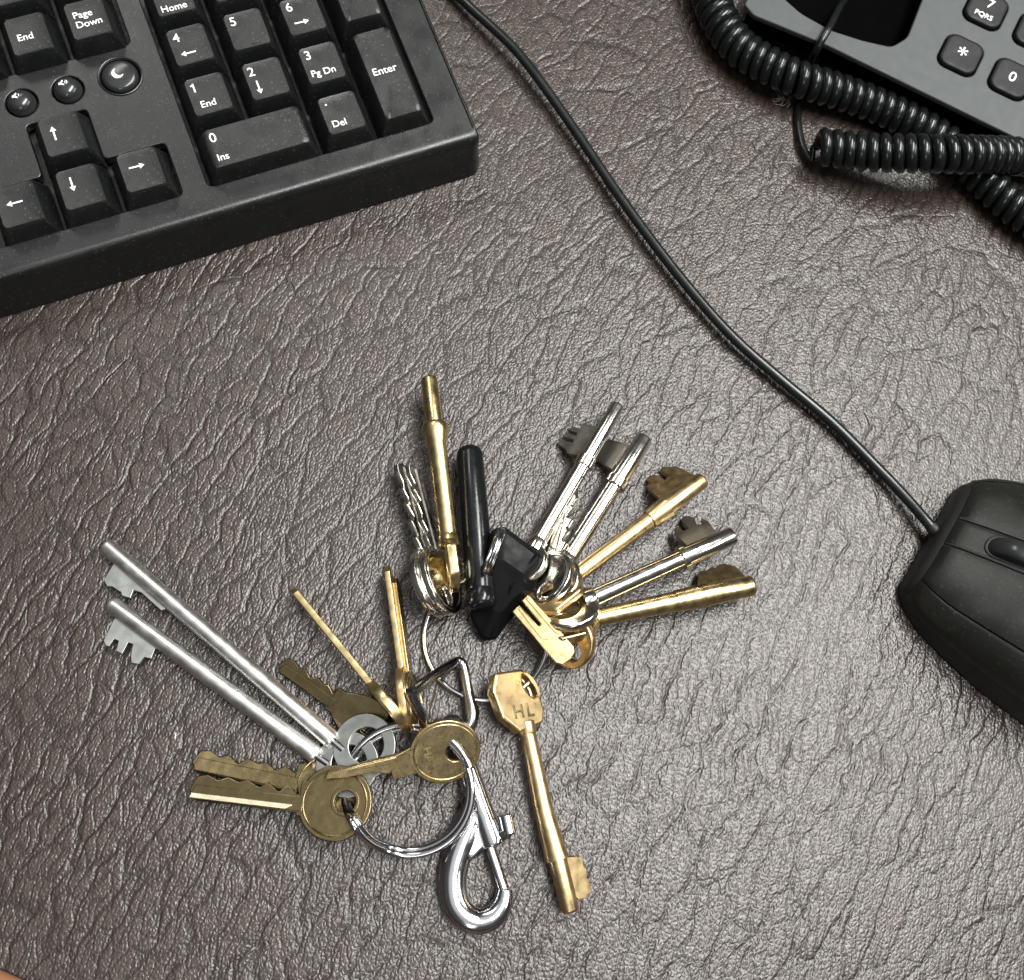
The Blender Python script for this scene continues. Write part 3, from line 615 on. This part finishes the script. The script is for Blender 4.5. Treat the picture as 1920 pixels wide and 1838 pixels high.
t0 = np.array(fr.loc(962, 1337, 1.8)); t1 = np.array(fr.loc(1003, 1331, 1.8)); an = math.atan2(*(t1-t0)[::-1])
for s, q in (('H', 0.0), ('L', .60)):
    c = t0+(t1-t0)*q
    for off, mt in ((0, 'engrave'), (.22, 'stamp')):
        g = xf(text(s, 5.6, t=.05, bold=.12 if off == 0 else -.03), Matrix.Translation((c[0]-off, c[1]-off*.5, 1.80+off*.12)) @ Matrix.Rotation(an, 4, 'Z')); mk('stamped_letter', g, mt, bw, 0)
settle(k)
# ---- two long rod keys on the split ring
def rodkey(label, bowc, rod0, tip, z0, z1, bit_px, bow_tilt, bowz):
    fr = Frame(at(*rod0, z0), at(*tip, z1), 0)
    k = thing('long_rod_key', label, 'key', fr.mat(), GL); L_ = fr.len
    mk('shaft', lathe([(-.5, 1.2), (-.3, 2.4), (.3, 2.6), (1.2, 2.6), (L_-1.0, 2.5), (L_-.3, 2.2), (L_, 1.3)], 26), 'steel', k, 40)
    b = [fr.loc(*p, -1.2) for p in bit_px]
    mk('bit', mv(plate(b, t=1.6, bev=.12, res=1), (0, 0, -1.0)), 'steel_plate', k, 30)
    mk('pin', tube([(-4.5, 0, 0), (.2, 0, 0)], 1.15, 14), 'chrome', k)
    ctr = fr.mat().inverted() @ Vector(at(*bowc, bowz))
    g = xf(plate(circle(0, 0, 9.2, 48), [circle(-.3, -.6, 5.1, 36)], 2.0, .25, 2), Matrix.Translation(ctr) @ Matrix.Rotation(math.radians(bow_tilt[0]), 4, 'X') @ Matrix.Rotation(math.radians(bow_tilt[1]), 4, 'Y'))
    mk('bow', g, 'steel_plate', k, 40); settle(k); return k
rodkey('long silver rod key with small flag bit, upper of the long pair', (684, 1400), (622, 1387), (197, 1022), 6.5, 4.2,
       [(222, 1052), (214, 1060), (196, 1089), (203, 1101), (212, 1101), (222, 1108), (229, 1112), (230, 1118), (246, 1123), (252, 1108), (266, 1112), (290, 1134), (304, 1146), (311, 1143), (318, 1133)], (-7, 8), 7.6)
rodkey('long silver rod key with comb-toothed flag bit, lower of the long pair', (652, 1434), (592, 1415), (207, 1132), 5.5, 4.0,
       [(226, 1154), (215, 1163), (196, 1202), (200, 1212), (207, 1213), (216, 1199), (224, 1203), (220, 1222), (231, 1227), (242, 1206), (251, 1209), (247, 1231), (248, 1244), (262, 1246), (272, 1233), (285, 1236), (292, 1218), (300, 1207)], (-4, 10), 6.4)
# ---- the other keys on the split ring
cylkey('small dark bronze key with grooved blade, beside the long silver rods', GL, (668, 1342), (527, 1241), 3.4, 2.4, -14, 'bronze', 8.6, 5.6, [.9, 1.4, .7, 1.2], -1, shape='trap', hole=(-.55, 0), t=2.0)
cylkey('bronze key with jagged blade, under the round-bowed bronze key', GL, (618, 1476), (362, 1424), 4.6, 2.6, 16, 'bronze', 10.4, 7.0, [1.4, 2.2, 1.0, 1.9, 1.5], -1, hole=(-.42, -.28), t=2.2, hole_r=.36)
ku_, fru = cylkey('tarnished bronze key with round holed bow and jagged blade on top of its neighbour', GL, (629, 1506), (357, 1474), 10.2, 6.4, 4, 'bronze', 10.3, 7.4, [1.2, 1.0, 1.7, 2.3, 2.6], -1, hole=(-.27, -.06), hole_r=.29, t=2.2, boss=True, lift=False)
M['worn'] = simple('worn_sheen_brass', (0.56, 0.50, 0.36), 0.40, 1, 500, .06, .1)  # worn flat of the blade; its bright reflection is painted in as paler metal
xa, xb = 11.2, fru.len-1.2
mk('milled_flat', xf(plate([(xa, -.2), (xa+2.2, -1.35), (xb, -1.35), (xb+.5, 1.35), (xa+2.2, 1.35)], t=1.0, bev=.15, res=1), Matrix.Translation((0, 2.0, .75)) @ Matrix.Rotation(math.radians(17), 4, 'X')), 'worn', ku_, 30)
def edgekey(label, bowc, tip, zb, zt, roll, mat, bow_r, blade_w, cuts, side, t=2.2, bow_ry=1.0):
    return cylkey(label, GL, bowc, tip, zb, zt, roll, mat, bow_r, blade_w, cuts, side, t=t, bow_ry=bow_ry, grooves=0, neck=False, hole=(-.5, 0))
edgekey('bright brass key standing on edge, tip pointing past the bronze key', (729, 1326), (549, 1106), 10.5, 5.5, EDGE(3), 'gold_brass', 9.4, 6.6, [1.2, 1.8, .9, 1.5], 1, t=2.5)
edgekey('brass key standing nearly on edge beside the chrome swivel loop', (762, 1310), (727, 1064), 9.6, 6.0, EDGE(-9), 'brass', 9.3, 6.4, [1.1, 1.7, 2.2, 1.2], 1, t=2.4)
edgekey('slim brass key half hidden against another brass key and the swivel loop', (774, 1312), (742, 1086), 8.6, 4.6, EDGE(-12), 'brass_dull', 8.4, 6.2, [1.0, 1.6, 1.2], 1, t=2.0)
fr = Frame(at(834, 1408, 11.5), at(608, 1455, 13.0), -26)
k = thing('cabinet_key', 'small brass key with stamped oval bow threaded at the end of the split ring', 'key', fr.mat(), GL)
bo_ = circle(0, 0, 10.2, 48, 9.3); hp = fr.loc(853, 1408)
bw = mk('bow', plate(bo_, [circle(hp[0], hp[1], 2.7, 26)], 2.0, .3, 2), 'brass_dull', k, 35)
mk('rim', merge(*[mv(tube([(x, y, 0) for x, y in circle(0, 0, 9.0, 48, 8.1)], .22, 8, True), (0, 0, s)) for s in (-1, 1)]), 'brass_dull', bw)
bp_ = [(778, 1396), (742, 1415), (680, 1430), (614, 1449), (609, 1459), (650, 1456), (700, 1446), (730, 1449), (733, 1445), (738, 1460), (775, 1450), (796, 1444)]
mk('blade', plate([fr.loc(*p) for p in bp_], t=1.7, bev=.15, res=1), 'brass_dull', k, 30)
gp = [(742, 1417), (676, 1433), (612, 1451), (611, 1455), (676, 1440), (742, 1428)]
mk('groove_rail', mv(plate([fr.loc(*p) for p in gp], t=.5, bev=.15, res=1), (0, 0, .95)), 'brass_dull', k, 30)
for s, (px, py), sz, rot in (('HATI', (806, 1424), 3.5, 0), ('N', (830, 1384), 2.2, 0), ('K', (846, 1380), 2.2, 0)):
    c = fr.loc(px, py, 1.0); d = np.array(fr.loc(px+5, py+20, 1.0))-np.array(c); a_ = math.atan2(d[1], d[0])
    for off, mt in ((0, 'engrave'), (.12, 'stamp')):
        mk('stamped_letter', xf(text(s, sz, 'CENTER', t=.04, bold=-.02 if off else .03), Matrix.Translation((c[0]+off, c[1]+off, 1.02+off*.2)) @ Matrix.Rotation(a_, 4, 'Z')), mt, bw, 0)
settle(k)
# ------------------------------------------------------------------ rings
def ring_thing(name, label, pts, r, mat, cat='key ring', n=12, closed=True, turns=None):
    c = np.mean(pts, axis=0); b = V(c[0], c[1], 0)
    o = mk(name, tube([p-b for p in pts], r, n, closed), mat); o.location = Vector(b)*S; return tag(o, label, cat)
zA = lambda a: 2.2+6.5*max(0, math.cos(a-math.radians(20)))
ra_ = []
for i in range(96):
    a = 2*math.pi*i/96; ra_.append(at(911+116*math.cos(a), 1197-116*math.sin(a), 2.0+7.0*max(0, math.cos(a-math.radians(45)))+1.2*max(0, math.cos(a-math.radians(285)))))
ring_thing('key_ring', 'thin silver wire ring holding the fan of mortice keys and black fobs', ra_, .78, 'chrome')
rb = []
for i in range(200):                          # split ring: two turns of wire
    a = 2*math.pi*i/100*.995+.35; q = i/199.
    z = 7.5+4.5*math.cos(a-math.radians(40))+(0.75 if q < .5 else -.75)*min(1, abs(q-.5)*12)
    dg = math.degrees(a) % 360                # the wire climbs out of the bronze bow's hole and over its rim
    z += 11.5*math.exp(-((dg-210)/(15. if dg < 210 else 32.))**2)
    r_ = 118+(4.5 if q < .5 else -4.5)*min(1, abs(q-.5)*12)
    rb.append(at(766+r_*math.cos(a), 1481-r_*math.sin(a), z))
ring_thing('split_ring', 'double-coiled steel split ring threaded through the bronze and small brass keys', rb, 1.0, 'chrome', closed=False)
rs = []
cA, cB = at(911, 1074, 22), at(940, 994, 22); mid = (cA+cB)/2; dx_ = (cB-cA); Rr = np.linalg.norm(dx_)/2; dx_ /= 2*Rr
for i in range(128):
    a = 2*math.pi*i/64*.99; vw = CO-mid; vw = vw-(vw@dx_)*dx_; vw /= np.linalg.norm(vw); side = np.cross(dx_, vw); off = (.4 if i < 64 else -.4)*min(1, abs(i-63.5)/6.)
    rs.append(mid+dx_*math.cos(a)*Rr+(vw*.995+side*.08)*math.sin(a)*Rr*.85+side*off)
ring_thing('small_split_ring', 'small upright split ring through the end of the black rod fob', rs, .62, 'chrome', closed=False)
# ------------------------------------------------------------------ black fobs
fr = Frame(at(903, 1122, 12.5), at(880, 842, 6.2), 0)
k = thing('rod_fob', 'black glossy plastic rod fob with rounded end', 'key fob', fr.mat())
L_ = fr.len
mk('rod', lathe([(-3.3, 1.5), (-3.1, 3.0), (-2.6, 3.8), (-1.7, 4.3), (-.6, 4.45), (.2, 4.4), (2.2, 4.42), (2.4, 4.3), (2.6, 4.42), (L_-2.5, 4.2), (L_-1.2, 4.0), (L_-.2, 3.3), (L_+.5, 2.2), (L_+.9, .8)], 36), 'fob', k, 40)
mk('eyelet', xf(tube([(x, y, 0) for x, y in circle(0, 0, 1.25, 24)], .35, 8, True), Matrix.Translation((7.2, -2.6, 3.5)) @ Matrix.Rotation(math.radians(36), 4, 'X')), 'tag', k); settle(k)
fr = Frame(at(916, 1176, 5.0), at(968, 1040, 13.5), 4)
k = thing('faceted_tag', 'faceted black plastic tag under the small split ring', 'key fob', fr.mat())
fo = [(881, 1158), (905, 1200), (930, 1199), (968, 1146), (1004, 1110), (1012, 1062), (1015, 1041), (946, 989), (921, 995), (905, 1060)]
op = roundpoly([fr.loc(*p) for p in fo], 1.2, 3); cc = np.mean(op, axis=0)
rid = [fr.loc(*p) for p in ((921, 1150), (940, 1050), (985, 1092))]
rings = [[(x, y, -3.6) for x, y in op], [(x, y, .6) for x, y in op], [((x-cc[0])*.93+cc[0], (y-cc[1])*.95+cc[1], 1.4) for x, y in op], [((x-cc[0])*.45+cc[0], (y-cc[1])*.55+cc[1], 3.6) for x, y in op]]
mk('body', loft(rings), 'tag', k, 12)
mk('ridge', merge(tube([(*fr.loc(942, 1028, 2.4), 2.2), (*fr.loc(986, 1094, 3.0), 3.2)], .5, 8), tube([(*fr.loc(1006, 1040, 1.8), 1.5), (*fr.loc(958, 1100, 3.4), 3.5)], .5, 8), tube([(*fr.loc(958, 1100, 3.4), 3.5), (*fr.loc(922, 1190, 1.4), 1.4)], .5, 8)), 'tag', k); settle(k)
# ------------------------------------------------------------------ bolt snap clip
fr = Frame(at(866, 1415, 4.6), at(927, 1586, 4.4), 0)
k = thing('bolt_snap', 'chrome bolt snap clip with swivel loop and thumb knob', 'clip', fr.mat())
fi = fr.mat().inverted()
hook = [(893, 1490, 17), (888, 1530, 19), (872, 1568, 22), (857, 1606, 22.5), (849, 1648, 22), (853, 1690, 22), (871, 1717, 21), (897, 1728, 19.5), (925, 1718, 18.5), (942, 1694, 16), (947, 1666, 12.5)]
hp_ = [np.array([*(fi @ Vector(at(x, y, 4.2))), r*.182]) for x, y, r in hook]
hc_ = catmull(hp_, 6)
hk = tube([p[:3] for p in hc_], [p[3] for p in hc_], 20, flat=.92)
barrel = lathe([(-2.5, 2.0), (-1.8, 3.1), (0, 3.4), (fr.len*.6, 3.4), (fr.len-1.2, 3.7), (fr.len, 3.5)], 24)
web = plate([tuple((fi @ Vector(at(x, y, 4.2)))[:2]) for x, y in ((884, 1500), (925, 1580), (908, 1592), (888, 1612), (858, 1610), (866, 1560))], t=5.0, bev=1.2)
me = mesh_of(merge(hk, barrel, web), 0); bo = mk('hook_body', me, 'chrome', k)
rm = bo.modifiers.new('r', 'REMESH'); rm.mode = 'VOXEL'; rm.voxel_size = .00028; rm.use_smooth_shade = True
sm = bo.modifiers.new('s', 'SMOOTH'); sm.iterations = 10; sm.factor = .5
bolt = [fi @ Vector(at(x, y, 4.2)) for x, y in ((915, 1580), (944, 1668))]
mk('bolt', tube([tuple(p) for p in bolt], 1.7, 18), 'chrome_dark', k)
kn = [fi @ Vector(at(x, y, z)) for x, y, z in ((928, 1570, 4.6), (944, 1564, 6.2), (951, 1561, 6.8))]
mk('thumb_stub', tube([tuple(p) for p in kn], 1.8, 16), 'chrome', k)
kd = fi @ Vector(at(947, 1527, 7.0)); ke = fi @ Vector(at(956, 1566, 7.0))
mk('thumb_knob', merge(tube([tuple(kd), tuple(kd.lerp(ke, .08)), tuple(kd.lerp(ke, .92)), tuple(ke)], [1.5, 1.95, 1.95, 1.5], 16)), 'chrome', k, 40)
lp = [(804, 1372, 10), (792, 1345, 16), (772, 1301, 21), (778, 1294, 20.6), (816, 1266, 13.5), (852, 1244, 5.2), (864, 1243, 5.0), (870, 1256, 4.8), (878, 1300, 4.4), (884, 1330, 4.4), (883, 1352, 4.2), (872, 1368, 4.0), (850, 1374, 3.6), (824, 1376, 3.4)]
lc = catmull([np.array([*(fi @ Vector(at(x, y, z))), 1.6+(.45 if y > 1325 and x > 860 else 0)]) for x, y, z in lp], 6, True)
mk('swivel_loop', tube([p[:3] for p in lc], [p[3] for p in lc], 16, True), 'chrome_dark', k)
hd = fi @ Vector(at(847, 1362, 4.6))
sw = [(-3.4, .6), (-3.2, 1.6), (-2.4, 2.7), (-1.0, 3.3), (.6, 3.3), (2.2, 2.6), (3.2, 1.8), (6, 1.7), (10, 1.9)]
mk('swivel_head', xf(lathe(sw, 24), Matrix.Translation(hd)), 'chrome_dark', k, 60); settle(k)
# ------------------------------------------------------------------ lint
lp_ = at(329, 1380, .35)
o = mk('lint_fleck', tube([V(-.2, .9, 0), V(0, .2, .1), V(.1, -.6, 0), V(.05, -.9, 0)], [.12, .25, .22, .1], 8), 'lint'); o.location = Vector(lp_)*S
tag(o, 'tiny pale fleck of lint on the bare brown leather', 'lint')
rnd = random.Random(7); fb = []
for i in range(16):
    a0 = rnd.uniform(-.4, 1.6); L0 = rnd.uniform(1.5, 4.0); c = V(rnd.uniform(-3, 3), rnd.uniform(-1.6, 1.6), .15)
    fb.append(tube([c, c+V(math.cos(a0)*L0*.5, math.sin(a0)*L0*.5, rnd.uniform(.2, .9)), c+V(math.cos(a0+.5)*L0, math.sin(a0+.5)*L0, rnd.uniform(0, .4))], .07, 5))
o = mk('dust_fluff', merge(*fb), 'lint'); o.location = Vector(at(1462, 192, 0))*S
tag(o, 'small tuft of grey dust fluff beside the coiled telephone cord', 'dust')
